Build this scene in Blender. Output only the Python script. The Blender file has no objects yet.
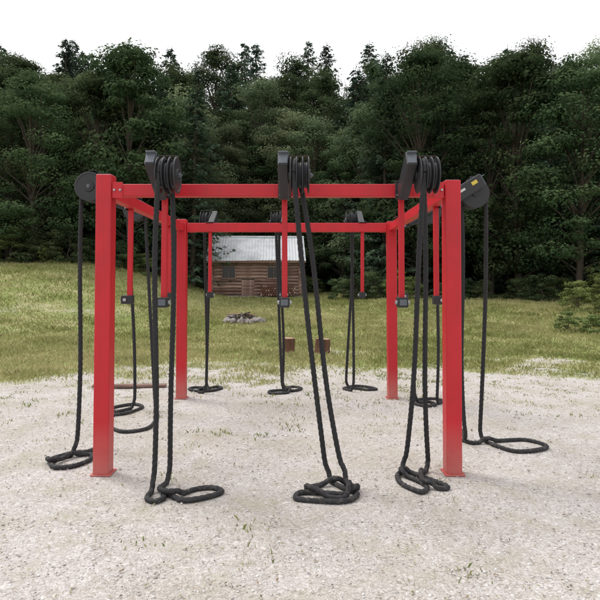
import bpy, bmesh, math, random
import numpy as np
from mathutils import Vector, Matrix, noise
random.seed(7); rng=np.random.default_rng(7)
S=bpy.context.scene; COL=S.collection
S.view_settings.view_transform='Standard'; S.view_settings.look='None'; S.view_settings.exposure=0

# ---------------------------------------------------------------- helpers
def sstep(a,b,x):
    t=np.clip((x-a)/(b-a),0,1); return t*t*(3-2*t)
def wob(x,y):
    return (np.sin(x*0.9+1.3*np.sin(y*0.7))+np.sin(y*1.3+x*0.55+2)+0.6*np.sin(x*2.7-y*1.9+1)+0.4*np.sin(x*5.3+y*4.1)+0.3*np.sin(x*9.1-y*7.7))/3.3
def H(x,y):
    x=np.asarray(x,float); y=np.asarray(y,float)
    z=0.75*sstep(13,37,y)
    z=z+2.3*sstep(3.5,13,-x)*sstep(13,33,y)
    z=z+0.38*np.clip(y-43,0,70)*sstep(40,55,y)
    z=z+0.05*wob(x*0.5,y*0.5)*sstep(10,20,y)
    z=z+0.12*wob(x*0.25,y*0.25)*sstep(14,24,y)
    return z
def track(x,y):
    c=19.5+0.22*(x+12)+0.5*np.sin(x*0.6)
    return np.exp(-((y-c)/1.5)**2)*sstep(-3.5,-7,x)
def grassmask(x,y):
    e=10.0+0.5*np.sin(x*0.45+1)+0.3*np.sin(x*1.3)+0.05*np.clip(x,0,10)
    side=np.maximum(sstep(11,14,np.abs(x+0.3)),sstep(-5,-9,y))
    m=np.clip((y-e)/4.2+0.5+0.42*wob(x*1.2,y*1.2)+0.25*wob(x*3.1+4,y*3.7),0,1)
    m=m*(1-0.50*track(x,y)*np.clip(0.8+0.6*wob(x*1.7,y*2.2),0,1))
    m=m*(1-0.42*sstep(0.45,0.8,wob(x*0.55+7,y*0.6+3))*sstep(30,12,y))
    return np.maximum(m,side)

def np_mesh(name,V,F,mat,attr=None,smooth=False):
    me=bpy.data.meshes.new(name)
    n=len(V); m,k=F.shape
    me.vertices.add(n); me.vertices.foreach_set('co',np.asarray(V,np.float32).ravel())
    me.loops.add(m*k); me.loops.foreach_set('vertex_index',F.astype(np.int32).ravel())
    me.polygons.add(m); me.polygons.foreach_set('loop_start',np.arange(0,m*k,k,dtype=np.int32))
    try: me.polygons.foreach_set('loop_total',np.full(m,k,np.int32))
    except Exception: pass
    if smooth: me.polygons.foreach_set('use_smooth',np.ones(m,bool))
    me.update(calc_edges=True)
    if attr is not None:
        for an,av in attr.items():
            a=me.attributes.new(an,'FLOAT','POINT'); a.data.foreach_set('value',np.asarray(av,np.float32))
    me.validate()
    if mat:
        for mm in (mat if isinstance(mat,list) else [mat]): me.materials.append(mm)
    return me
def obj(name,me,parent=None,loc=None,rot=None,scale=None):
    o=bpy.data.objects.new(name,me); COL.objects.link(o)
    if parent: o.parent=parent
    if loc is not None: o.location=loc
    if rot is not None: o.rotation_euler=rot
    if scale is not None: o.scale=scale
    return o
def empty(name,loc=(0,0,0),rz=0):
    o=bpy.data.objects.new(name,None); o.empty_display_size=0.3; COL.objects.link(o); o.location=loc; o.rotation_euler=(0,0,rz); return o
def box(name,size,loc,mat,parent=None,rot=(0,0,0),bev=0.006,seg=2):
    bm=bmesh.new(); bmesh.ops.create_cube(bm,size=1)
    for v in bm.verts: v.co=Vector((v.co.x*size[0],v.co.y*size[1],v.co.z*size[2]))
    if bev>0: bmesh.ops.bevel(bm,geom=bm.edges[:],offset=bev,segments=seg,affect='EDGES',profile=0.5)
    me=bpy.data.meshes.new(name); bm.to_mesh(me); bm.free(); me.materials.append(mat)
    return obj(name,me,parent,loc,rot)
def lathe(name,prof,mat,parent=None,loc=(0,0,0),rot=(0,0,0),n=40):
    V=[];F=[]
    for r,h in prof:
        for i in range(n):
            a=2*math.pi*i/n; V.append((h,r*math.cos(a),r*math.sin(a)))
    for j in range(len(prof)-1):
        for i in range(n):
            F.append((j*n+i,j*n+(i+1)%n,(j+1)*n+(i+1)%n,(j+1)*n+i))
    L=(len(prof)-1)*n
    F.append(tuple(range(n))); F.append(tuple(L+i for i in range(n)))
    me=bpy.data.meshes.new(name); me.from_pydata(V,[],F)
    bm=bmesh.new(); bm.from_mesh(me); bmesh.ops.recalc_face_normals(bm,faces=bm.faces[:])
    bm.to_mesh(me); bm.free(); me.materials.append(mat)
    return obj(name,me,parent,loc,rot)

# ---------------------------------------------------------------- materials
def mat(name):
    m=bpy.data.materials.new(name); m.use_nodes=True; nt=m.node_tree; b=nt.nodes['Principled BSDF']
    return m,nt,b
def N(nt,t,**k):
    n=nt.nodes.new(t)
    for a,v in k.items(): setattr(n,a,v)
    return n
def ramp(nt,fac,stops,interp='LINEAR'):
    r=nt.nodes.new('ShaderNodeValToRGB'); r.color_ramp.interpolation=interp
    e=r.color_ramp.elements
    while len(e)<len(stops): e.new(0.5)
    for el,(p,c) in zip(e,stops): el.position=p; el.color=(*c,1)
    nt.links.new(fac,r.inputs[0]); return r.outputs[0]
def mixc(nt,f,a,b,mode='MIX'):
    m=nt.nodes.new('ShaderNodeMix'); m.data_type='RGBA'; m.blend_type=mode
    for s,v in ((0,f),(6,a),(7,b)):
        if hasattr(v,'is_output'): nt.links.new(v,m.inputs[s])
        else: m.inputs[s].default_value=v if s==0 else ((*v,1) if len(v)==3 else v)
    return m.outputs[2]
def bump(nt,b,h,st,dist=0.01):
    n=nt.nodes.new('ShaderNodeBump'); n.inputs['Strength'].default_value=st; n.inputs['Distance'].default_value=dist
    nt.links.new(h,n.inputs['Height']); nt.links.new(n.outputs[0],b.inputs['Normal'])
def tc(nt,w='Object'):
    return nt.nodes.new('ShaderNodeTexCoord').outputs[w]
def noi(nt,sc,det=4,vec=None,rough=0.5):
    n=nt.nodes.new('ShaderNodeTexNoise'); n.inputs['Scale'].default_value=sc; n.inputs['Detail'].default_value=det; n.inputs['Roughness'].default_value=rough
    if vec is not None: nt.links.new(vec,n.inputs['Vector'])
    return n.outputs[0]

def painted(name,base,rough,dirt=0.35):
    m,nt,b=mat(name); g=nt.nodes.new('ShaderNodeNewGeometry').outputs['Position']
    n1=noi(nt,3.0,6,g,0.65); n2=noi(nt,45,3,g)
    c=mixc(nt,n1,tuple(x*0.72 for x in base),tuple(min(1,x*1.2) for x in base))
    mp=N(nt,'ShaderNodeMapping'); mp.inputs['Scale'].default_value=(30,30,0.9); nt.links.new(g,mp.inputs[0])
    st=ramp(nt,noi(nt,1,4,mp.outputs[0],0.6),[(0.5,(0,0,0)),(0.8,(0.4,0.4,0.4))])
    c=mixc(nt,st,c,tuple(x*0.45+0.02 for x in base))
    sp=nt.nodes.new('ShaderNodeSeparateXYZ'); nt.links.new(g,sp.inputs[0])
    mr=N(nt,'ShaderNodeMapRange'); mr.inputs[1].default_value=0.45; mr.inputs[2].default_value=0.0; mr.inputs[3].default_value=0; mr.inputs[4].default_value=dirt*2
    nt.links.new(sp.outputs[2],mr.inputs[0])
    mu=N(nt,'ShaderNodeMath',operation='MULTIPLY'); nt.links.new(mr.outputs[0],mu.inputs[0]); nt.links.new(n1,mu.inputs[1])
    c=mixc(nt,mu.outputs[0],c,(0.38,0.32,0.26))
    chip=ramp(nt,noi(nt,22,6,g,0.75),[(0.67,(0,0,0)),(0.69,(1,1,1))])
    c=mixc(nt,chip,c,(0.09,0.03,0.02))
    nt.links.new(c,b.inputs['Base Color'])
    r=N(nt,'ShaderNodeMapRange'); r.inputs[3].default_value=rough-0.08; r.inputs[4].default_value=rough+0.15; nt.links.new(n1,r.inputs[0]); nt.links.new(r.outputs[0],b.inputs['Roughness'])
    bump(nt,b,n2,0.06,0.002)
    return m
M_red=painted('red_paint',(0.56,0.010,0.022),0.42)
M_blk=painted('black_steel',(0.020,0.021,0.025),0.38,0)
M_gry=painted('grey_steel',(0.12,0.135,0.16),0.4,0)
M_slv=painted('zinc_bolt',(0.45,0.46,0.48),0.35,0)
M_slv.node_tree.nodes['Principled BSDF'].inputs['Metallic'].default_value=0.8
M_wht=painted('white_label',(0.6,0.6,0.58),0.5,0)
M_yel=painted('yellow_label',(0.7,0.55,0.08),0.5,0)
m,nt,b=mat('rope_fibre'); M_rope=m
g=nt.nodes.new('ShaderNodeNewGeometry').outputs['Position']
c=mixc(nt,noi(nt,7,5,g,0.7),(0.008,0.008,0.010),(0.026,0.025,0.028))
sp=nt.nodes.new('ShaderNodeSeparateXYZ'); nt.links.new(g,sp.inputs[0])
mr=N(nt,'ShaderNodeMapRange'); mr.inputs[1].default_value=0.3; mr.inputs[2].default_value=0.0; mr.inputs[3].default_value=0; mr.inputs[4].default_value=1
nt.links.new(sp.outputs[2],mr.inputs[0]); mu=N(nt,'ShaderNodeMath',operation='MULTIPLY'); nt.links.new(mr.outputs[0],mu.inputs[0]); nt.links.new(ramp(nt,noi(nt,25,5,g,0.75),[(0.5,(0,0,0)),(0.72,(0.5,0.5,0.5))]),mu.inputs[1])
c=mixc(nt,mu.outputs[0],c,(0.20,0.18,0.155))
nt.links.new(c,b.inputs['Base Color']); b.inputs['Roughness'].default_value=0.75
bump(nt,b,noi(nt,350,2,g),0.5,0.002)

def leafmat(name,dark,light,transl=0.25):
    m,nt,b=mat(name); nt.nodes.remove(b)
    a=N(nt,'ShaderNodeAttribute',attribute_name='tint').outputs['Fac']
    oi=nt.nodes.new('ShaderNodeObjectInfo').outputs['Random']
    c=mixc(nt,a,dark,light)
    hs=N(nt,'ShaderNodeHueSaturation'); hs.inputs['Saturation'].default_value=0.92
    mr=N(nt,'ShaderNodeMapRange'); mr.inputs[3].default_value=0.6; mr.inputs[4].default_value=1.4; nt.links.new(oi,mr.inputs[0]); nt.links.new(mr.outputs[0],hs.inputs['Value'])
    mr2=N(nt,'ShaderNodeMapRange'); mr2.inputs[3].default_value=0.475; mr2.inputs[4].default_value=0.515
    mm=N(nt,'ShaderNodeMath',operation='FRACT'); m2=N(nt,'ShaderNodeMath',operation='MULTIPLY'); m2.inputs[1].default_value=7.3; nt.links.new(oi,m2.inputs[0]); nt.links.new(m2.outputs[0],mm.inputs[0])
    nt.links.new(mm.outputs[0],mr2.inputs[0]); nt.links.new(mr2.outputs[0],hs.inputs['Hue']); nt.links.new(c,hs.inputs['Color'])
    df=N(nt,'ShaderNodeBsdfDiffuse'); nt.links.new(hs.outputs[0],df.inputs[0])
    t=N(nt,'ShaderNodeBsdfTranslucent'); nt.links.new(hs.outputs[0],t.inputs[0])
    mx=N(nt,'ShaderNodeMixShader'); mx.inputs[0].default_value=transl
    nt.links.new(df.outputs[0],mx.inputs[1]); nt.links.new(t.outputs[0],mx.inputs[2])
    nt.links.new(mx.outputs[0],nt.nodes['Material Output'].inputs[0])
    return m
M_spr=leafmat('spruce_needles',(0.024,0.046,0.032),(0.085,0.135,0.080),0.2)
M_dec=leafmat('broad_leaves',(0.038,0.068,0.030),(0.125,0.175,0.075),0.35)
M_hazy=leafmat('pale_hazy_leaves',(0.09,0.13,0.062),(0.25,0.31,0.16),0.4)  # lighter, duller leaf green with distance haze put into the colour
M_shr=leafmat('shrub_leaves',(0.10,0.14,0.04),(0.27,0.33,0.11),0.35)
M_grs=leafmat('grass_blades',(0.20,0.26,0.07),(0.66,0.62,0.30),0.45)
def barkmat(name,c1,c2,sc=9):
    m,nt,b=mat(name); t=tc(nt); mp=N(nt,'ShaderNodeMapping'); mp.inputs['Scale'].default_value=(sc,sc,sc*0.18); nt.links.new(t,mp.inputs[0])
    n=noi(nt,1.5,6,mp.outputs[0],0.7); nt.links.new(ramp(nt,n,[(0.3,c1),(0.7,c2)]),b.inputs['Base Color']); b.inputs['Roughness'].default_value=0.9
    bump(nt,b,n,0.8,0.03); return m
M_bark=barkmat('bark',(0.04,0.03,0.022),(0.14,0.11,0.085))
M_stump=barkmat('stump_bark',(0.06,0.025,0.016),(0.20,0.09,0.055),14)

# ---------------------------------------------------------------- ground
m,nt,b=mat('gravel_and_meadow'); M_gnd=m
g=nt.nodes.new('ShaderNodeNewGeometry').outputs['Position']
ga=N(nt,'ShaderNodeAttribute',attribute_name='grass').outputs['Fac']
fa=N(nt,'ShaderNodeAttribute',attribute_name='forest').outputs['Fac']
# warp so that the stones are not an even honeycomb
wn=N(nt,'ShaderNodeTexNoise'); wn.inputs['Scale'].default_value=9; wn.inputs['Detail'].default_value=5; nt.links.new(g,wn.inputs['Vector'])
wv=N(nt,'ShaderNodeVectorMath',operation='MULTIPLY_ADD'); nt.links.new(wn.outputs['Color'],wv.inputs[0]); wv.inputs[1].default_value=(0.12,0.12,0.12); nt.links.new(g,wv.inputs[2])
vo=N(nt,'ShaderNodeTexVoronoi'); vo.inputs['Scale'].default_value=58; nt.links.new(wv.outputs[0],vo.inputs['Vector'])
vo2=N(nt,'ShaderNodeTexVoronoi'); vo2.inputs['Scale'].default_value=150; nt.links.new(wv.outputs[0],vo2.inputs['Vector'])
bw=N(nt,'ShaderNodeSeparateColor'); nt.links.new(vo.outputs['Color'],bw.inputs[0])
bw2=N(nt,'ShaderNodeSeparateColor'); nt.links.new(vo2.outputs['Color'],bw2.inputs[0])
gc1=ramp(nt,bw.outputs[0],[(0.0,(0.40,0.37,0.34)),(0.3,(0.56,0.53,0.51)),(0.7,(0.64,0.615,0.605)),(1.0,(0.76,0.745,0.74))])
gc2=ramp(nt,bw2.outputs[0],[(0.0,(0.36,0.33,0.30)),(0.25,(0.54,0.51,0.49)),(1.0,(0.72,0.70,0.69))])
gc=mixc(nt,ramp(nt,noi(nt,14,4,g,0.6),[(0.42,(0,0,0)),(0.56,(1,1,1))]),gc1,gc2)
gap=ramp(nt,vo.outputs['Distance'],[(0.45,(1,1,1)),(0.9,(0.68,0.63,0.58))])
gc=mixc(nt,0.7,gc,gap,'MULTIPLY')
big=ramp(nt,noi(nt,0.8,7,g,0.68),[(0.35,(0.83,0.80,0.74)),(0.58,(1,0.99,0.985))])
gc=mixc(nt,1.0,gc,big,'MULTIPLY')
soil=ramp(nt,noi(nt,1.7,9,g,0.8),[(0.50,(0,0,0)),(0.66,(0.7,0.7,0.7))])
gc=mixc(nt,soil,gc,(0.42,0.39,0.29))
lit=ramp(nt,noi(nt,26,5,g,0.75),[(0.63,(0,0,0)),(0.68,(0.75,0.75,0.75))])
gc=mixc(nt,lit,gc,(0.27,0.24,0.155))
grc=ramp(nt,noi(nt,0.7,9,g,0.72),[(0.32,(0.20,0.26,0.075)),(0.48,(0.33,0.38,0.13)),(0.64,(0.52,0.48,0.27)),(0.75,(0.58,0.52,0.40))])
grc=mixc(nt,noi(nt,50,3,g),mixc(nt,1.0,grc,(0.6,0.6,0.55),'MULTIPLY'),grc)
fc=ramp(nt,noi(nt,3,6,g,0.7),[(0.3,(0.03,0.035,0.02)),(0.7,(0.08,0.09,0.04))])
ad=N(nt,'ShaderNodeMath',operation='ADD'); sb=N(nt,'ShaderNodeMath',operation='MULTIPLY_ADD'); nt.links.new(noi(nt,5,9,g,0.8),sb.inputs[0]); sb.inputs[1].default_value=1.7; sb.inputs[2].default_value=-0.85
nt.links.new(ga,ad.inputs[0]); nt.links.new(sb.outputs[0],ad.inputs[1])
gm=ramp(nt,ad.outputs[0],[(0.30,(0,0,0)),(0.62,(1,1,1))])
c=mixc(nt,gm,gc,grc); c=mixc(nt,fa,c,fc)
nt.links.new(c,b.inputs['Base Color']); b.inputs['Roughness'].default_value=0.95; b.inputs['Specular IOR Level'].default_value=0.2
hm=N(nt,'ShaderNodeMath',operation='ADD'); nt.links.new(vo.outputs['Distance'],hm.inputs[0]); nt.links.new(vo2.outputs['Distance'],hm.inputs[1])
iv=N(nt,'ShaderNodeMath',operation='MULTIPLY'); iv.inputs[1].default_value=-1; nt.links.new(hm.outputs[0],iv.inputs[0])
bump(nt,b,iv.outputs[0],0.55,0.009)

def axis(segs):
    out=[]
    for a,bb,st in segs: out+=list(np.arange(a,bb,st))
    out.append(segs[-1][1]); return np.array(out)
xs=axis([(-600,-100,50),(-100,-30,5),(-30,-14,0.5),(-14,14,0.14),(14,30,0.5),(30,100,5),(100,600,50)])
ys=axis([(-400,-40,40),(-40,0,2),(0,14,0.12),(14,45,0.3),(45,125,3),(125,700,50)])
X,Y=np.meshgrid(xs,ys); 
micro=(np.sin(X*11+np.sin(Y*7)*2)+np.sin(Y*13+X*3))*0.0025
Z=H(X,Y)+micro
nx,ny=len(xs),len(ys); idx=np.arange(nx*ny).reshape(ny,nx)
F=np.stack([idx[:-1,:-1],idx[:-1,1:],idx[1:,1:],idx[1:,:-1]],-1).reshape(-1,4)
V=np.stack([X,Y,Z],-1).reshape(-1,3)
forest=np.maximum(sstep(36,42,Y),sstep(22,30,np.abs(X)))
obj('ground',np_mesh('ground',V,F,M_gnd,{'grass':grassmask(X,Y).ravel(),'forest':forest.ravel()},True))

ico=bmesh.new(); bmesh.ops.create_icosphere(ico,subdivisions=1,radius=1); iv_=np.array([v.co[:] for v in ico.verts]); if_=np.array([[v.index for v in f.verts] for f in ico.faces]); ico.free()
def stones(n,d0,d1,smin,smax,name,mt):
    d=np.exp(rng.uniform(np.log(d0),np.log(d1),n)); x=rng.uniform(-1,1,n)*(0.66*d+1.0)
    k=(grassmask(x,d)<0.6); d=d[k];x=x[k];n=len(d)
    s=smin+(smax-smin)*rng.power(0.4,n)*rng.uniform(0.2,1,n)
    s=s*(0.65+0.08*d)
    sc=s[:,None]*rng.uniform(0.6,1.2,(n,3)); sc[:,2]*=0.65
    V=iv_[None]*(1+0.15*rng.standard_normal((n,len(iv_),1)).clip(-1,1))*sc[:,None,:]
    a=rng.uniform(0,6.28,n); ca,sa=np.cos(a)[:,None],np.sin(a)[:,None]
    Vx=V[...,0]*ca-V[...,1]*sa+x[:,None]; Vy=V[...,0]*sa+V[...,1]*ca+d[:,None]; Vz=V[...,2]+(H(x,d)+0.2*s)[:,None]
    V=np.stack([Vx,Vy,Vz],-1).reshape(-1,3); F=(if_[None]+(np.arange(n)*len(iv_))[:,None,None]).reshape(-1,3)
    t=np.repeat(rng.uniform(0,1,n),len(iv_))
    obj(name,np_mesh(name,V,F,mt,{'tint':t}))
m,nt,b=mat('loose_stone'); a=N(nt,'ShaderNodeAttribute',attribute_name='tint').outputs['Fac']
nt.links.new(ramp(nt,a,[(0,(0.28,0.25,0.22)),(0.25,(0.50,0.47,0.44)),(0.6,(0.62,0.60,0.58)),(1,(0.78,0.77,0.76))]),b.inputs['Base Color']); b.inputs['Roughness'].default_value=0.9
stones(30000,2.3,11.5,0.003,0.014,'gravel',m)
n=5500; d=np.exp(rng.uniform(np.log(2.3),np.log(12),n)); x=rng.uniform(-1,1,n)*(0.66*d+1)
a=rng.uniform(0,6.28,n); L=rng.uniform(0.004,0.016,n)*(0.5+0.12*d); W=L*rng.uniform(0.2,0.6,n)
u=np.stack([np.cos(a),np.sin(a),rng.uniform(-.2,.3,n)],-1)*L[:,None]; v=np.stack([-np.sin(a),np.cos(a),rng.uniform(-.2,.3,n)],-1)*W[:,None]
C=np.stack([x,d,H(x,d)+0.012],-1)
V=np.stack([C-u,C-v,C+u,C+v],1).reshape(-1,3); F=np.arange(4*n).reshape(n,4)
m,nt,b=mat('dead_leaf'); aa=N(nt,'ShaderNodeAttribute',attribute_name='tint').outputs['Fac']
nt.links.new(ramp(nt,aa,[(0,(0.08,0.06,0.04)),(0.6,(0.24,0.17,0.10)),(1,(0.24,0.26,0.10))]),b.inputs['Base Color']); b.inputs['Roughness'].default_value=0.9
obj('leaf_litter',np_mesh('leaf_litter',V,F,m,{'tint':np.repeat(rng.uniform(0,1,n),4)}))

def blades(n,d0,d1,name,thr,hs=1.0,fixed=None):
    if fixed is None:
        d=np.exp(rng.uniform(np.log(d0),np.log(d1),n)); x=rng.uniform(-1,1,n)*(0.64*d+1.5)
        gm=grassmask(x,d); pat=0.5+0.5*wob(x*0.8+5,d*0.8); pf=0.5+0.5*wob(x*3.3+1,d*3.1)
        keep=rng.uniform(0,1,n)<np.clip((gm-thr)*1.5,0.0,1)*(0.25+0.5*pat+0.35*pf)
        d=d[keep];x=x[keep]
    else: x,d=fixed
    n=len(d); z=H(x,d); gm=grassmask(x,d)
    pat=0.5+0.5*wob(x*0.6+9,d*0.5); clump=np.clip(wob(x*2.1+3,d*2.3),0,1)
    h=rng.uniform(0.03,0.10,n)*(0.5+0.7*pat+1.0*clump)*hs*(1+0.03*np.clip(d-12,0,30))
    if fixed is None: h*=0.45+0.55*np.clip((gm-thr)*1.6,0,1)
    w=rng.uniform(0.004,0.008,n)*(0.4+0.11*d)
    a=rng.uniform(0,6.28,n); le=rng.uniform(0.1,1.0,n)*h; la=rng.uniform(0,6.28,n)
    dx=np.cos(a)*w; dy=np.sin(a)*w*0.4; lx=np.cos(la)*le; ly=np.sin(la)*le
    A=np.stack([x-dx,d-dy,z-0.01],-1);B=np.stack([x+dx,d+dy,z-0.01],-1)
    C=np.stack([x+dx*0.7+lx*0.4,d+dy*0.7+ly*0.4,z+h*0.6],-1);D=np.stack([x+lx,d+ly,z+h*0.95],-1)
    V=np.stack([A,B,C,D],1).reshape(-1,3); F=np.arange(4*n).reshape(n,4)
    t=np.clip(0.05+0.75*(0.5+0.5*wob(x*0.5+3,d*0.35))-0.25*clump+rng.normal(0,0.22,n),0,1)
    obj(name,np_mesh(name,V,F,M_grs,{'tint':np.repeat(t,4)}))
blades(340000,8.0,42,'meadow_grass',0.2)
nt_=1300; cd=np.exp(rng.uniform(np.log(3),np.log(10.8),nt_*3)); cx=rng.uniform(-1,1,nt_*3)*(0.64*cd+1)
p=rng.uniform(0,1,nt_*3)<np.clip(0.008+0.35*sstep(5.2,9.3,cd)+0.3*(wob(cx*0.9+2,cd*0.9)>0.3)*sstep(4.5,8,cd),0,1); cd=cd[p];cx=cx[p]
k=16; x=(cx[:,None]+rng.normal(0,0.06,(len(cx),k))).ravel(); d=(cd[:,None]+rng.normal(0,0.06,(len(cx),k))).ravel()
blades(0,0,0,'weeds',0,0.33,(x,d))

# ---------------------------------------------------------------- trees
def leafquads(C,U,Wd,Ls,Ws):
    U=U/np.linalg.norm(U,axis=1,keepdims=True); Wd=Wd-(Wd*U).sum(1,keepdims=True)*U; Wd=Wd/(np.linalg.norm(Wd,axis=1,keepdims=True)+1e-6)
    u=U*Ls[:,None]*0.5; w=Wd*Ws[:,None]*0.5
    return np.stack([C-u,C-w+u*0.1,C+u,C+w+u*0.1],1).reshape(-1,3)
def tube_np(pts,rad,n=7):
    pts=np.array(pts,float); m=len(pts); V=[];
    T=np.gradient(pts,axis=0); T/=np.linalg.norm(T,axis=1,keepdims=True)+1e-9
    for i in range(m):
        a=np.cross(T[i],[0.3,0.9,0.2]); a/=np.linalg.norm(a)+1e-9; bb=np.cross(T[i],a)
        for k in range(n):
            th=2*math.pi*k/n; V.append(pts[i]+rad[i]*(math.cos(th)*a+math.sin(th)*bb))
    F=[(i*n+k,i*n+(k+1)%n,(i+1)*n+(k+1)%n,(i+1)*n+k) for i in range(m-1) for k in range(n)]
    return np.array(V),np.array(F)
def combine(parts,leafV,leafT,name,mats):
    Vs=[];Fs=[];off=0;T=[];MI=[]
    for V,F in parts:
        Vs.append(V);Fs.append(F+off);off+=len(V);T.append(np.zeros(len(V)));MI.append(np.zeros(len(F)))
    Vs.append(leafV);nl=len(leafV)//4;Fs.append(np.arange(4*nl).reshape(nl,4)+off);T.append(np.repeat(leafT,4));MI.append(np.ones(nl))
    me=np_mesh(name,np.concatenate(Vs),np.concatenate(Fs),mats,{'tint':np.concatenate(T)})
    mi=np.concatenate(MI).astype(np.int32)
    if len(mi)==len(me.polygons): me.polygons.foreach_set('material_index',mi)
    return me
def spruce(Ht,R,name,base=0.8):
    C=[];U=[];W=[];T=[];parts=[tube_np([(0,0,-0.5),(0.03,0,Ht*0.3),(0,0.04,Ht*0.6),(0,0,Ht)],[0.24,0.17,0.1,0.01])]
    z=base
    while z<Ht*0.985:
        nb=rng.integers(6,10); fr=1-z/Ht
        for kk in range(nb):
            az=rng.uniform(0,6.28); L=(R*fr**0.7*rng.uniform(0.6,1.15)+0.14); L*=1+0.15*math.sin(az*2+z)
            z0=z+rng.uniform(-0.15,0.15); dr=rng.uniform(0.15,0.45)*(0.4+fr)
            m=max(6,int(L*15)); t=rng.uniform(0.12,1,m)**0.8
            s=rng.choice([-1,1],m)
            ro=np.array([math.cos(az),math.sin(az),0]); si=np.array([-math.sin(az),math.cos(az),0])
            zz=z0-dr*L*t+0.22*L*t**3
            spread=0.26*L*(1.05-t)*rng.uniform(0,1,m)+0.04
            P=ro[None]*(L*t)[:,None]+si[None]*(s*spread)[:,None]; P[:,2]+=zz-rng.uniform(0,0.18,m)
            C.append(P); U.append(ro[None]*0.8+si[None]*s[:,None]*0.7+np.stack([np.zeros(m),np.zeros(m),-rng.uniform(0.1,0.9,m)],-1)+rng.normal(0,0.15,(m,3)))
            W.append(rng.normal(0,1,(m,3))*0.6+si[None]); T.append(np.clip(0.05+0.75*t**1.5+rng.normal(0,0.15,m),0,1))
            if kk%2==0 and L>0.8:
                parts.append(tube_np([(0,0,z0),tuple(ro*L*0.5+np.array([0,0,z0-dr*L*0.5])),tuple(ro*L*0.95+np.array([0,0,z0-dr*L*.95+.2*L]))],[0.035,0.02,0.006],4))
        z+=rng.uniform(0.24,0.40)
    C=np.concatenate(C);U=np.concatenate(U);W=np.concatenate(W);T=np.concatenate(T); n=len(C)
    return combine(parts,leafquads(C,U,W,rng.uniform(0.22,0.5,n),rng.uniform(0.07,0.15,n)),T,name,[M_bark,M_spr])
def decid(Ht,R,name,leaf=0.16,ncl=75,per=230,m_leaf=None,shrub=False):
    parts=[];C=[];Nn=[];T=[]
    zt=Ht*0.14 if not shrub else 0.1
    parts.append(tube_np([(0,0,-0.4),(0.1,0,Ht*0.3),(-0.05,0.1,Ht*0.6),(0,0,Ht*0.9)],[0.2*Ht/12,0.15*Ht/12,0.09*Ht/12,0.02]))
    for i in range(ncl):
        zf=rng.uniform(0.0,1)**0.95; prof=(math.sin(math.pi*min(1,(0.18+0.76*zf))**0.8)**0.7 if zf<0.90 else 0.22)
        rr=R*prof*math.sqrt(rng.uniform(0.1,1.0)); az=rng.uniform(0,6.28)
        c=np.array([rr*math.cos(az),rr*math.sin(az),zt+(Ht-zt)*zf+rng.uniform(-.3,.3)])
        cr=rng.uniform(0.45,1.1)*R*0.30
        if i%2==0: parts.append(tube_np([(0,0,max(0.1,c[2]*0.7-0.3)),tuple(c*np.array([0.5,0.5,0.86])),tuple(c)],[0.06*Ht/12,0.035*Ht/12,0.01],4))
        m=int(per*rng.uniform(0.6,1.3)); dd=rng.normal(0,1,(m,3)); dd/=np.linalg.norm(dd,axis=1,keepdims=True)
        r=cr*rng.uniform(0.3,1.0,m)**0.5*(1+0.3*np.sin(dd[:,0]*5+i)*np.cos(dd[:,1]*4+dd[:,2]*3))
        P=c+dd*r[:,None]*np.array([1.2,1.2,0.55])
        C.append(P);Nn.append(dd+np.array([0,0,0.5])); 
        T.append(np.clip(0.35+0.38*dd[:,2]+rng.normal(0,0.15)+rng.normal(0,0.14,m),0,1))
    C=np.concatenate(C);Nn=np.concatenate(Nn);T=np.concatenate(T);n=len(C)
    U=np.cross(Nn,rng.normal(0,1,(n,3)))+rng.normal(0,0.2,(n,3)); W=np.cross(Nn,U)+rng.normal(0,0.3,(n,3))
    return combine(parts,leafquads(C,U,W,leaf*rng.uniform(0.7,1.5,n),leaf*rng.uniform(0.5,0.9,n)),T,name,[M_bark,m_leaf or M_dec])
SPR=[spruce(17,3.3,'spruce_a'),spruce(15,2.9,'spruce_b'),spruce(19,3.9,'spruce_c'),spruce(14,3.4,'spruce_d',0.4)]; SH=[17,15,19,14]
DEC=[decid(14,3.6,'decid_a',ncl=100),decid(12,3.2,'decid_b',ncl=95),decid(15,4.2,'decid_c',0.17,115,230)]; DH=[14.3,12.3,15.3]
HAZY=[decid(14,3.5,'decid_d',0.15,95,230,M_hazy),decid(12,3.6,'decid_e',0.15,95,230,M_hazy)]; LH=[14.3,12.3]
SHR=[decid(1.6,1.1,'shrub_a',0.09,26,150,M_shr,True),decid(2.4,1.3,'shrub_b',0.10,34,150,M_shr,True),decid(2.0,1.5,'shrub_c',0.10,34,140,M_dec,True)]
R_=lambda a,b:float(rng.uniform(a,b))
def plant(me,name,x,y,s=1.0,parent=None):
    return obj(name,me,parent,(x,y,float(H(x,y))-0.05),(R_(-.03,.03),R_(-.03,.03),R_(0,6.28)),(s*R_(.92,1.1),s*R_(.92,1.1),s))
def grow(kind,name,x,y,rise,parent=None,hmax=34):
    L,hh=(SPR,SH) if kind=='s' else ((DEC,DH) if kind=='d' else (HAZY,LH))
    i=int(rng.integers(len(L))); want=min(hmax,1.6+rise*y-float(H(x,y))); s=want/hh[i]
    o=obj(name,L[i],parent,(x,y,float(H(x,y))-0.05),(R_(-.03,.03),R_(-.03,.03),R_(0,6.28)))
    w=0.5*s+0.5*max(s,0.95); o.scale=(w*R_(.92,1.1),w*R_(.92,1.1),s); return o
for x in np.arange(-25,-6.5,2.3):
    y=33+R_(-1.5,2.0)+max(0,(x+11))*0.8; k='s' if R_(0,1)<0.68 else 'd'
    grow(k,'spruce_tree' if k=='s' else 'broadleaf_tree',x+R_(-.5,.5),y,R_(.34,.45))
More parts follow.
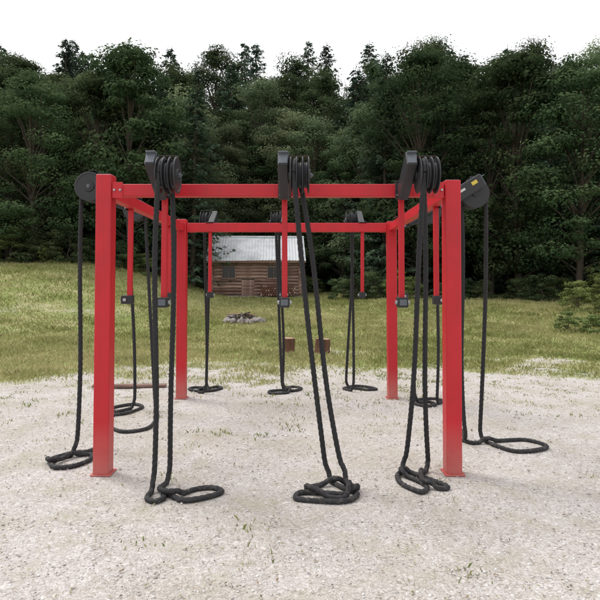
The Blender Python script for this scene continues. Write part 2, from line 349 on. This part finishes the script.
for x,y,r in [(-10.2,37.5,.29),(-7.8,39.5,.26),(-13.5,35.5,.27),(-11.8,38,.32)]: grow('l','broadleaf_tree',x,y,r)
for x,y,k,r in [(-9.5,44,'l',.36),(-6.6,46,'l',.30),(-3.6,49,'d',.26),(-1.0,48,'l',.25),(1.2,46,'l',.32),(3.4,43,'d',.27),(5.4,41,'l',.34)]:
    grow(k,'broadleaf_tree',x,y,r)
for x in np.arange(5.5,26,2.1):
    y=35+R_(-1.5,1.5)-max(0,(x-8))*0.35; k='s' if R_(0,1)<0.45 else 'd'
    grow(k,'spruce_tree' if k=='s' else 'broadleaf_tree',x+R_(-.5,.5),y,R_(.33,.45))
FM=empty('distant_forest')
for y0,st,hw in [(39,2.7,28),(44,3.0,30),(50,3.3,33),(58,3.4,38),(67,3.6,44),(77,3.8,50)]:
    for x in np.arange(-hw,hw,st):
        if y0<50 and -11<x<5: continue
        xx=x+R_(-1.2,1.2); yy=y0+R_(-2,2)
        q=R_(0,1); k='s' if q<0.5 else ('d' if q<0.85 else 'l')
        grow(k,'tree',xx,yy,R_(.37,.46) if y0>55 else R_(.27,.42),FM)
for x in np.arange(-24,26,1.25):
    if -6.8<x<2: 
        if R_(0,1)<0.5: plant(SHR[rng.integers(3)],'shrub',x,40.5+R_(-.8,.8),R_(.7,1.0))
        continue
    y=(31+R_(-1,1)+max(0,(x+11))*0.8) if x<0 else (32.5+R_(-1,1)-max(0,x-8)*0.35)
    plant(SHR[rng.integers(3)],'shrub',x+R_(-.4,.4),y,R_(.45,1.0))
for x,y,s in [(8.5,17.2,.30),(9.1,16.9,.38),(9.8,17.3,.42),(10.5,17.0,.40),(11.2,17.5,.45),(12.6,24.5,.6),(13.8,24.2,.7),(-16.5,28,.6)]:
    plant(SHR[int(rng.integers(2))],'shrub',x,y,s)

# ---------------------------------------------------------------- rig
XL,XR,YF,YB=-1.66,1.29,4.6,7.6
PI=math.pi
rig=empty('outdoor_training_rig')
PW=0.132
for nme,x,y,h in [('post_1',XL,YF,2.52),('post_2',XR,YF,2.47),('post_3',XL,YB,2.50),('post_4',XR,YB,2.47)]:
    box(nme,(PW,PW,h),(x,y,h/2+0.008),M_red,rig,(R_(-.004,.004),R_(-.003,.003),0),bev=0.010,seg=3)
    box('foot_plate',(0.17,0.17,0.010),(x,y,0.009),M_red,rig,bev=0.003)
    box('post_cap',(PW-.02,PW-.02,0.008),(x,y,h+0.011),M_blk,rig,bev=0.002)
BH=0.105; zb=2.395
def beam(nme,sz,loc): box(nme,sz,loc,M_red,rig,bev=0.008,seg=3)
beam('beam_front',(XR-XL-PW-.004,0.09,BH),((XL+XR)/2,YF,zb))
beam('beam_rear',(XR-XL-PW-.004,0.09,BH+.02),((XL+XR)/2,YB,zb))
beam('beam_left',(0.09,YB-YF-PW-.004,BH),(XL,(YF+YB)/2,zb))
beam('beam_right',(0.09,YB-YF-PW-.004,BH),(XR,(YF+YB)/2,zb))
for x,s in ((XL,1),(XR,-1)):
    for y,t in ((YF,1),(YB,-1)):
        box('joint_plate',(0.09,0.006,0.135),(x+s*(PW/2+.05),y-t*0.0485,zb),M_red,rig,bev=0.002)
        for kk in (-1,1): lathe('bolt',[(0.010,0),(0.010,0.01)],M_slv,rig,(x+s*(PW/2+.05)+kk*.025,y-t*.052,zb),(0,0,-PI/2*t),6)

def sweep(pts,r,name,mt):
    P=np.array(pts); 
    d=np.r_[0,np.cumsum(np.linalg.norm(np.diff(P,axis=0),axis=1))]; L=d[-1]; n=int(L/0.013)
    s=np.linspace(0,L,n); P=np.stack([np.interp(s,d,P[:,i]) for i in range(3)],-1)
    T=np.gradient(P,axis=0); T/=np.linalg.norm(T,axis=1,keepdims=True)
    a=np.cross(T[0],[0.2,0.3,0.9]);a/=np.linalg.norm(a); A=[a]
    for i in range(1,n):
        a=A[-1]-np.dot(A[-1],T[i])*T[i]; a/=np.linalg.norm(a); A.append(a)
    A=np.array(A);B=np.cross(T,A); K=15; th=np.arange(K)*2*math.pi/K
    ph=th[None]-2*math.pi*s[:,None]/0.15
    rr=r*(1.08-0.26*(1-np.abs(np.sin(1.5*ph)))**1.5)
    V=P[:,None]+rr[...,None]*(np.cos(th)[None,:,None]*A[:,None]+np.sin(th)[None,:,None]*B[:,None])
    idx=np.arange(n*K).reshape(n,K); F=np.stack([idx[:-1],np.roll(idx[:-1],-1,1),np.roll(idx[1:],-1,1),idx[1:]],-1).reshape(-1,4)
    return obj(name,np_mesh(name,V.reshape(-1,3),F,mt,None,True))
def catmull(P,per=14):
    P=[np.array(p,float) for p in P]; P=[2*P[0]-P[1]]+P+[2*P[-1]-P[-2]]; out=[]
    for i in range(1,len(P)-2):
        p0,p1,p2,p3=P[i-1:i+3]
        for t in np.linspace(0,1,per,endpoint=False):
            out.append(0.5*((2*p1)+(-p0+p2)*t+(2*p0-5*p1+4*p2-p3)*t*t+(-p0+3*p1-3*p2+p3)*t**3))
    out.append(P[-2]); return np.array(out)
RR=0.0198
def rope_path(topA,topB,arc,ground):
    g2=[np.array([p[0]+R_(-.012,.012),p[1]+R_(-.02,.02),RR*0.9]) for p in ground]
    G=catmull(g2,22)
    d=np.r_[0,np.cumsum(np.linalg.norm(np.diff(G,axis=0),axis=1))]
    for i in range(len(G)):
        q=np.where(d<d[i]-0.16)[0]
        if len(q):
            dist=np.linalg.norm(G[q,:2]-G[i,:2],axis=1); j=q[dist<0.046]
            if len(j): G[i,2]=max(G[i,2],G[j,2].max()+RR*1.9)
    z=G[:,2].copy()
    for _ in range(5): z=np.maximum(z,np.convolve(np.pad(z,2,'edge'),np.ones(5)/5,'valid'))
    for _ in range(2): z=np.convolve(np.pad(z,2,'edge'),np.ones(5)/5,'valid')
    G[:,2]=z
    def strand(top,g0,g1):
        g0=np.array(g0);hd=g0[:2]-np.array(g1[:2]); hd=hd/(np.linalg.norm(hd)+1e-6)
        k=np.array(top); bow=np.array([R_(-.05,.05),R_(-.05,.05)]); b2=R_(-.03,.03)
        pts=[k]
        for t in (0.12,0.25,0.4,0.55,0.7,0.84,0.94):
            zz=k[2]*(1-t)+g0[2]*t
            xy=k[:2]*(1-t)+(g0[:2]+hd*0.05)*t+bow*math.sin(math.pi*t)*t+b2*math.sin(2*math.pi*t)*np.array([1,.3])*0.6
            pts.append(np.array([xy[0],xy[1],zz]))
        e=g0[:2]+hd*0.035
        pts.append(np.array([e[0],e[1],g0[2]+0.07]))
        return pts
    A=strand(topA,G[0],G[6]); B=strand(topB,G[-1],G[-7])
    cA=catmull(A+[G[0]],10)[:-1]; cB=catmull(B+[G[-1]],10)[:-1]
    full=np.concatenate([cA,G,cB[::-1],arc]); full=np.concatenate([full,full[:1]])
    for _ in range(3):
        f=full.copy(); f[1:-1]=0.25*full[:-2]+0.5*full[1:-1]+0.25*full[2:]; full=f
    return full

def station(x,y,rz,ground,dz=0.0,out=0.42,tlen=0.86,label=False):
    E=empty('rope_pulley_machine',(x,y,zb),rz)
    ang=math.radians(30)+R_(-.03,.03)
    oy=-out; oz=0.09+dz
    hl=0.44; cy,cz=-(0.05+out*0.55),0.075+dz*0.7
    box('housing',(0.085,hl,0.135),(0,cy,cz+0.02),M_blk,E,(-ang,0,0),0.012,3)
    box('housing_cover',(0.075,hl*0.86,0.008),(0,cy-0.073*math.sin(ang),cz+0.02+0.073*math.cos(ang)),M_gry,E,(-ang,0,0),0.002)
    box('end_panel',(0.068,0.006,0.11),(0,cy-(hl/2+.003)*math.cos(ang),cz+0.02+(hl/2+.003)*math.sin(ang)),M_gry,E,(-ang,0,0),0.002)
    if label:
        box('warning_label',(0.003,0.06,0.035),(-0.044,cy-.12*math.cos(ang),cz+.04+.12*math.sin(ang)),M_yel,E,(-ang,0,0),0.0005,1)
        box('maker_plate',(0.003,0.09,0.022),(-0.044,cy+.03*math.cos(ang),cz+.035-.03*math.sin(ang)),M_wht,E,(-ang,0,0),0.0005,1)
    box('clamp_top',(0.11,0.13,0.012),(0,0,BH/2+0.018),M_blk,E,bev=0.003)
    box('clamp_front',(0.11,0.012,0.14),(0,-0.053,0.0),M_blk,E,bev=0.003)
    box('clamp_gusset',(0.012,0.20,0.07),(0.0,-0.15,-0.005),M_blk,E,(-0.3,0,0),bev=0.003)
    for sx in (-.04,.04): lathe('clamp_bolt',[(0.009,0),(0.009,0.012)],M_slv,E,(sx,-0.059,-0.045),(0,0,-PI/2),6)
    x0=0.052; prof=[(0.03,x0-0.012),(0.03,x0)]
    xx=x0
    for i in range(4):
        prof+=[(0.136,xx),(0.142,xx+0.003),(0.142,xx+0.009),(0.136,xx+0.012)]
        if i<3: prof+=[(0.100,xx+0.017),(0.096,xx+0.028),(0.100,xx+0.041)]
        xx+=0.046
    xe=xx-0.046+0.012
    prof+=[(0.124,xe),(0.120,xe-0.004),(0.05,xe-0.004),(0.046,xe+0.008),(0.02,xe+0.008)]
    lathe('grooved_drum',prof,M_blk,E,(0,oy,oz),n=56)
    lathe('axle_nut',[(0.020,0),(0.020,0.014),(0.010,0.014),(0.010,0.024)],M_gry,E,(xe+0.008,oy,oz),n=6)
    box('drum_guard',(0.15,0.05,0.006),(x0+0.075,oy+0.02,oz+0.153),M_blk,E,(0.12,0,0),bev=0.002)
    box('guard_bracket',(0.012,0.05,0.16),(0.047,oy+0.03,oz+0.085),M_blk,E,bev=0.002)
    box('hanging_tube',(0.046,0.046,tlen),(0,-0.022,-BH/2-tlen/2-0.002),M_red,E,(R_(-.006,.006),R_(-.006,.006),0),bev=0.005)
    zt=-BH/2-tlen-0.002
    box('guide_box',(0.085,0.11,0.085),(0,-0.045,zt-0.035),M_blk,E,bev=0.008)
    box('guide_face',(0.06,0.006,0.05),(0,-0.1035,zt-0.035),M_gry,E,bev=0.002)
    lathe('guide_roller',[(0.016,-0.06),(0.016,-0.044)],M_slv,E,(0,-0.06,zt-0.035),n=16)
    lathe('guide_roller',[(0.016,0.044),(0.016,0.06)],M_slv,E,(0,-0.06,zt-0.035),n=16)
    Mx=Matrix.Translation((x,y,zb))@Matrix.Rotation(rz,4,'Z')
    rc=0.096+RR
    xa,xb=x0+0.029,x0+0.029+0.046
    arc=[]
    for t in np.linspace(0,1,30):
        th=PI*t
        arc.append((xb+(xa-xb)*t,oy+rc*math.cos(th),oz+rc*math.sin(th)))
    arcw=np.array([(Mx@Vector(p))[:] for p in arc])
    A=arcw[-1].copy();B=arcw[0].copy()
    sweep(rope_path(A,B,arcw[:],ground),RR,'battle_rope',M_rope)
station(-1.15,YF,0,[(-1.13,4.16),(-1.12,4.02),(-1.05,3.95),(-1.0,4.04),(-1.04,4.14),(-.98,4.08),(-.84,3.98),(-.68,4.04),(-.60,4.15),(-.67,4.24),(-.80,4.20),(-.93,4.08),(-1.05,4.10),(-1.08,4.22),(-1.07,4.34)],dz=-.04)
station(-0.13,YF,0,[(.25,4.36),(.33,4.24),(.43,4.12),(.34,3.98),(.10,3.96),(-.04,4.04),(.02,4.13),(.20,4.12),(.36,4.10),(.44,4.20),(.34,4.32),(.14,4.28),(.06,4.17),(.20,4.04),(.34,4.06),(.38,4.16),(.36,4.3)],dz=-.04)
station(0.86,YF,0,[(.86,4.62),(.79,4.50),(.82,4.30),(.92,4.14),(.99,4.24),(.93,4.42),(.84,4.52),(.92,4.58),(1.06,4.40),(1.15,4.26),(1.08,4.2),(.98,4.30),(1.0,4.5),(1.08,4.62)],dz=-.04)
station(XL,5.35,-PI/2,[(-2.12,5.0),(-2.20,4.86),(-2.14,4.72),(-1.98,4.74),(-1.88,4.90),(-1.94,5.06),(-2.08,5.0),(-2.20,4.80),(-2.26,4.92),(-2.14,5.1),(-2.0,5.12),(-1.96,5.3)],dz=.05,out=0.36)
station(XL,6.95,-PI/2,[(-2.15,6.9),(-2.3,6.75),(-2.38,6.95),(-2.2,7.15),(-2.02,7.0),(-2.1,6.7),(-2.25,6.5),(-2.15,6.1),(-1.95,5.86),(-1.76,5.85),(-1.66,6.05),(-1.72,6.5),(-1.8,6.8)],dz=.05)
station(XR,5.2,PI/2,[(1.86,5.52),(1.92,5.30),(2.06,5.14),(2.28,5.18),(2.40,5.34),(2.30,5.52),(2.08,5.52),(1.86,5.42),(1.70,5.42),(1.64,5.62),(1.66,5.9),(1.72,6.05),(1.74,5.85),(1.66,5.45)],dz=.0,label=True)
station(XR,7.0,PI/2,[(1.82,7.2),(1.93,7.35),(1.84,7.5),(1.62,7.45),(1.5,7.25),(1.6,7.05),(1.78,7.1),(1.72,7.3),(1.55,7.2)],dz=.05)
station(-1.27,YB,PI,[(-1.38,8.22),(-1.28,8.36),(-1.18,8.24),(-1.28,8.08),(-1.48,8.02),(-1.66,8.14),(-1.62,8.30),(-1.48,8.28),(-1.38,8.12),(-1.5,7.98),(-1.42,7.9)],dz=.05)
station(-0.23,YB,PI,[(-.24,8.26),(-.1,8.36),(.02,8.22),(-.08,8.06),(-.3,8.08),(-.46,8.0),(-.40,7.86),(-.2,7.9),(-.14,8.06),(-.22,8.0)],dz=.05)
station(0.88,YB,PI,[(.74,8.34),(.88,8.42),(1.06,8.34),(1.14,8.16),(1.0,8.12),(.84,8.22),(.72,8.3),(.66,8.2),(.76,8.06)],dz=.05)

# ---------------------------------------------------------------- cabin
cab=empty('log_cabin',(-2.95,37.0,float(H(-2.95,37))),math.radians(3))
m,nt,b=mat('weathered_logs'); M_log=m
t=tc(nt); mp=N(nt,'ShaderNodeMapping'); mp.inputs['Scale'].default_value=(0.6,6,6); nt.links.new(t,mp.inputs[0])
oi=nt.nodes.new('ShaderNodeObjectInfo').outputs['Random']
c=ramp(nt,noi(nt,2.2,6,mp.outputs[0],0.7),[(0.3,(0.09,0.05,0.04)),(0.5,(0.32,0.20,0.16)),(0.75,(0.58,0.45,0.38))])
c=mixc(nt,oi,c,mixc(nt,1.0,c,(0.45,0.40,0.38),'MULTIPLY'))
nt.links.new(c,b.inputs['Base Color']); b.inputs['Roughness'].default_value=0.9
m,nt,b=mat('sheet_roof'); M_roof=m
g=nt.nodes.new('ShaderNodeNewGeometry').outputs['Position']
nt.links.new(ramp(nt,noi(nt,1.2,7,g,0.7),[(0.3,(0.36,0.37,0.39)),(0.55,(0.58,0.60,0.63)),(0.8,(0.62,0.58,0.56))]),b.inputs['Base Color']); b.inputs['Roughness'].default_value=0.6
m,nt,b=mat('dark_glass'); b.inputs['Base Color'].default_value=(0.012,0.014,0.016,1); b.inputs['Roughness'].default_value=0.2; M_glass=m
m,nt,b=mat('field_stone'); M_fs=m
g=nt.nodes.new('ShaderNodeNewGeometry').outputs['Position']
nt.links.new(ramp(nt,noi(nt,6,5,g,0.7),[(0.3,(0.14,0.12,0.11)),(0.7,(0.46,0.42,0.40))]),b.inputs['Base Color']); b.inputs['Roughness'].default_value=0.9
CW,CD,CH=5.7,4.0,2.25
def log(nme,L,r,loc,axis_x=True,parent=cab,mt=M_log):
    rot=(0,R_(-.004,.004),0) if axis_x else (0,0,PI/2)
    pr=[(r*0.9,-L/2)]+[(r*(1+R_(-.08,.08)),-L/2+L*i/6) for i in range(1,6)]+[(r*0.88,L/2)]
    return lathe(nme,pr,mt,parent,loc,rot,10)
for i in range(10):
    z=0.22+i*0.215; e=R_(0,.12)
    if 1.2<z<1.95:
        for a_,b_ in ((-CW/2-.15-e,-2.15),(-1.35,0.75),(1.55,CW/2+.15+e)):
            log('wall_log',b_-a_,0.115,((a_+b_)/2,-CD/2,z))
    else:
        if z<1.2:
            for a_,b_ in ((-CW/2-.15-e,-0.95),(-0.1,CW/2+.15+e)): log('wall_log',b_-a_,0.115,((a_+b_)/2,-CD/2,z))
        else: log('wall_log',CW+.3,0.115,(0,-CD/2,z))
    log('wall_log',CW+.3,0.115,(0,CD/2,z))
    log('wall_log',CD+.3+e,0.115,(-CW/2,0,z+0.1),False); log('wall_log',CD+.3+e,0.115,(CW/2,0,z+0.1),False)
box('inner_wall',(CW-.1,0.05,2.2),(0,-CD/2+.10,1.2),M_glass,cab,bev=0)
box('foundation',(CW+.2,CD+.2,0.35),(0,0,-0.08),M_fs,cab,bev=0.03)
for wx in (-1.75,1.15):
    box('window_frame_top',(0.9,0.06,0.05),(wx,-CD/2-.12,1.96),M_log,cab,bev=.005); box('window_frame_bottom',(0.9,0.08,0.05),(wx,-CD/2-.13,1.2),M_log,cab,bev=.005)
    for s in (-1,1): box('window_frame_side',(0.05,0.06,0.69),(wx+s*.42,-CD/2-.12,1.58),M_log,cab,bev=.005)
    box('window_mullion',(0.03,0.05,0.69),(wx,-CD/2-.10,1.58),M_log,cab,bev=.004)
    box('window_glass',(0.78,0.02,0.69),(wx,-CD/2-.03,1.58),M_glass,cab,bev=0)
for k in range(5): box('door_plank',(0.16,0.05,1.0),(-0.86+k*0.168,-CD/2-.04,0.62),M_log,cab,bev=.006)
for i in range(14):
    for j in range(5):
        lathe('firewood',[(0.07,-0.22),(0.075,0),(0.07,0.22)],M_stump if R_(0,1)<.6 else M_log,cab,(0.35+i*0.158+(j%2)*.07,-CD/2-0.42,0.16+j*0.135),(0,0,PI/2),7)
ov=0.35; rz_=4.05; ez=2.35; hy=CD/2+0.55
for s,nm in ((-1,'roof_front'),(1,'roof_rear')):
    nxr=150; xs_=np.linspace(-CW/2-ov,CW/2+ov,nxr); V=[];F=[]
    for j,t in enumerate(np.linspace(0,1,9)):
        for i,xv in enumerate(xs_):
            zc=0.016*math.sin(xv*2*PI/0.19)+0.02*math.sin(j*1.3+xv*1.1)
            V.append((xv,s*hy*(1-t),ez+(rz_-ez)*t+zc))
    for j in range(8):
        for i in range(nxr-1): F.append((j*nxr+i,j*nxr+i+1,(j+1)*nxr+i+1,(j+1)*nxr+i))
    me=bpy.data.meshes.new(nm); me.from_pydata(V,[],F); me.materials.append(M_roof)
    o=obj(nm,me,cab); md=o.modifiers.new('t','SOLIDIFY'); md.thickness=0.03
lathe('ridge_cap',[(0.09,-CW/2-ov-.02),(0.09,CW/2+ov+.02)],M_roof,cab,(0,0,rz_),n=12)
box('eave_board',(CW+2*ov,0.04,0.14),(0,-hy+0.03,ez-0.09),M_log,cab,bev=.005)
for s in (-1,1):
    me=bpy.data.meshes.new('gable'); me.from_pydata([(s*CW/2,-CD/2,2.35),(s*CW/2,CD/2,2.35),(s*CW/2,0,rz_-.1)],[],[(0,1,2)]); me.materials.append(M_log); obj('gable',me,cab)
box('ceiling',(CW,CD,0.05),(0,0,2.38),M_log,cab,bev=0)

# ---------------------------------------------------------------- fire pit, stumps, plank
fp=empty('fire_pit',(-2.05,20.2,float(H(-2.05,20.2))))
for i in range(42):
    a=R_(0,2*PI); rad=0.75*math.sqrt(R_(0.12,1)); sz=R_(.06,.14); bm=bmesh.new(); bmesh.ops.create_icosphere(bm,subdivisions=2,radius=1)
    for v in bm.verts: v.co*=1+0.35*noise.noise(v.co*1.5+Vector((i*3.1,0,0)))
    me=bpy.data.meshes.new('stone'); bm.to_mesh(me); bm.free(); me.materials.append(M_fs)
    obj('ring_stone',me,fp,(rad*math.cos(a),rad*math.sin(a),sz*0.4+R_(0,.05)),(R_(0,3),R_(0,3),a),(sz*R_(.8,1.5),sz*R_(.8,1.1),sz*R_(.5,.9)))
m,nt,b=mat('charred_wood'); b.inputs['Base Color'].default_value=(0.03,0.026,0.024,1); b.inputs['Roughness'].default_value=0.95
for i in range(16): lathe('charred_log',[(0.025,-.3),(0.035,0),(0.02,.3)],(m,M_bark,M_log)[i%3],fp,(R_(-.5,.5),R_(-.4,.4),0.10+0.014*i),(R_(-.1,.1),R_(-.25,.25),R_(0,3)),8)
m2,nt,b=mat('cut_wood'); g=tc(nt); wv=N(nt,'ShaderNodeTexWave',wave_type='RINGS',rings_direction='Z'); wv.inputs['Scale'].default_value=14; wv.inputs['Distortion'].default_value=1.5; nt.links.new(g,wv.inputs['Vector'])
nt.links.new(ramp(nt,wv.outputs[0],[(0,(0.28,0.18,0.11)),(1,(0.42,0.29,0.19))]),b.inputs['Base Color']); b.inputs['Roughness'].default_value=0.85
for x,y,r,h in [(-0.28,12.5,0.145,0.36),(0.52,12.6,0.175,0.33)]:
    n=28;V=[];F=[];rows=[(1.2,-.03),(1.08,.08*h),(0.98,.4*h),(1.0,.75*h),(0.97,h*.97),(0.92,h)]
    for fr,z in rows:
        for i in range(n):
            a=2*PI*i/n; q=r*fr*(1+0.06*math.sin(3*a+x)+0.04*math.sin(7*a)+0.02*math.sin(13*a)); V.append((q*math.cos(a),q*math.sin(a),z))
    for j in range(len(rows)-1):
        for i in range(n): F.append((j*n+i,j*n+(i+1)%n,(j+1)*n+(i+1)%n,(j+1)*n+i))
    F.append(tuple((len(rows)-1)*n+i for i in range(n)))
    me=bpy.data.meshes.new('stump'); me.from_pydata(V,[],F); me.materials.append(M_stump); me.materials.append(m2); me.polygons[len(F)-1].material_index=1
    obj('tree_stump',me,None,(x,y,float(H(x,y))),(0.03,0.05,x))
box('wooden_plank',(1.1,0.12,0.04),(-2.62,8.35,0.035),M_log,None,(0,0.01,0.12),0.006)

# ---------------------------------------------------------------- light, sky
el,az=math.radians(58),math.radians(-60)
w=bpy.data.worlds.new('World'); S.world=w; w.use_nodes=True; nt=w.node_tree
bg=nt.nodes['Background']; sk=nt.nodes.new('ShaderNodeTexSky'); sk.sky_type='NISHITA'; sk.sun_disc=False
sk.sun_elevation=el; sk.sun_rotation=az; sk.dust_density=5; sk.air_density=1.0; sk.ozone_density=1
hs=nt.nodes.new('ShaderNodeHueSaturation'); hs.inputs['Saturation'].default_value=0.25; nt.links.new(sk.outputs[0],hs.inputs['Color'])
c=mixc(nt,0.65,hs.outputs[0],(9.8,9.8,9.9)); nt.links.new(c,bg.inputs[0]); bg.inputs[1].default_value=0.15
sl=bpy.data.lights.new('sun','SUN'); sl.energy=1.5; sl.angle=math.radians(16); sl.color=(1,0.96,0.91)
so=obj('sun',sl); dirv=Vector((math.sin(az)*math.cos(el),math.cos(az)*math.cos(el),math.sin(el)))
so.rotation_euler=dirv.to_track_quat('Z','Y').to_euler()

# ---------------------------------------------------------------- camera
cd=bpy.data.cameras.new('camera'); cd.lens=32.4; cd.sensor_width=36; cd.clip_end=2000; cd.clip_start=0.05
co=obj('camera',cd); co.location=(0,0,1.6); pt=math.radians(1.3)
co.rotation_euler=(math.radians(90)+pt,0,0)
cd.shift_y=-(16+540*math.tan(pt))/600
S.camera=co
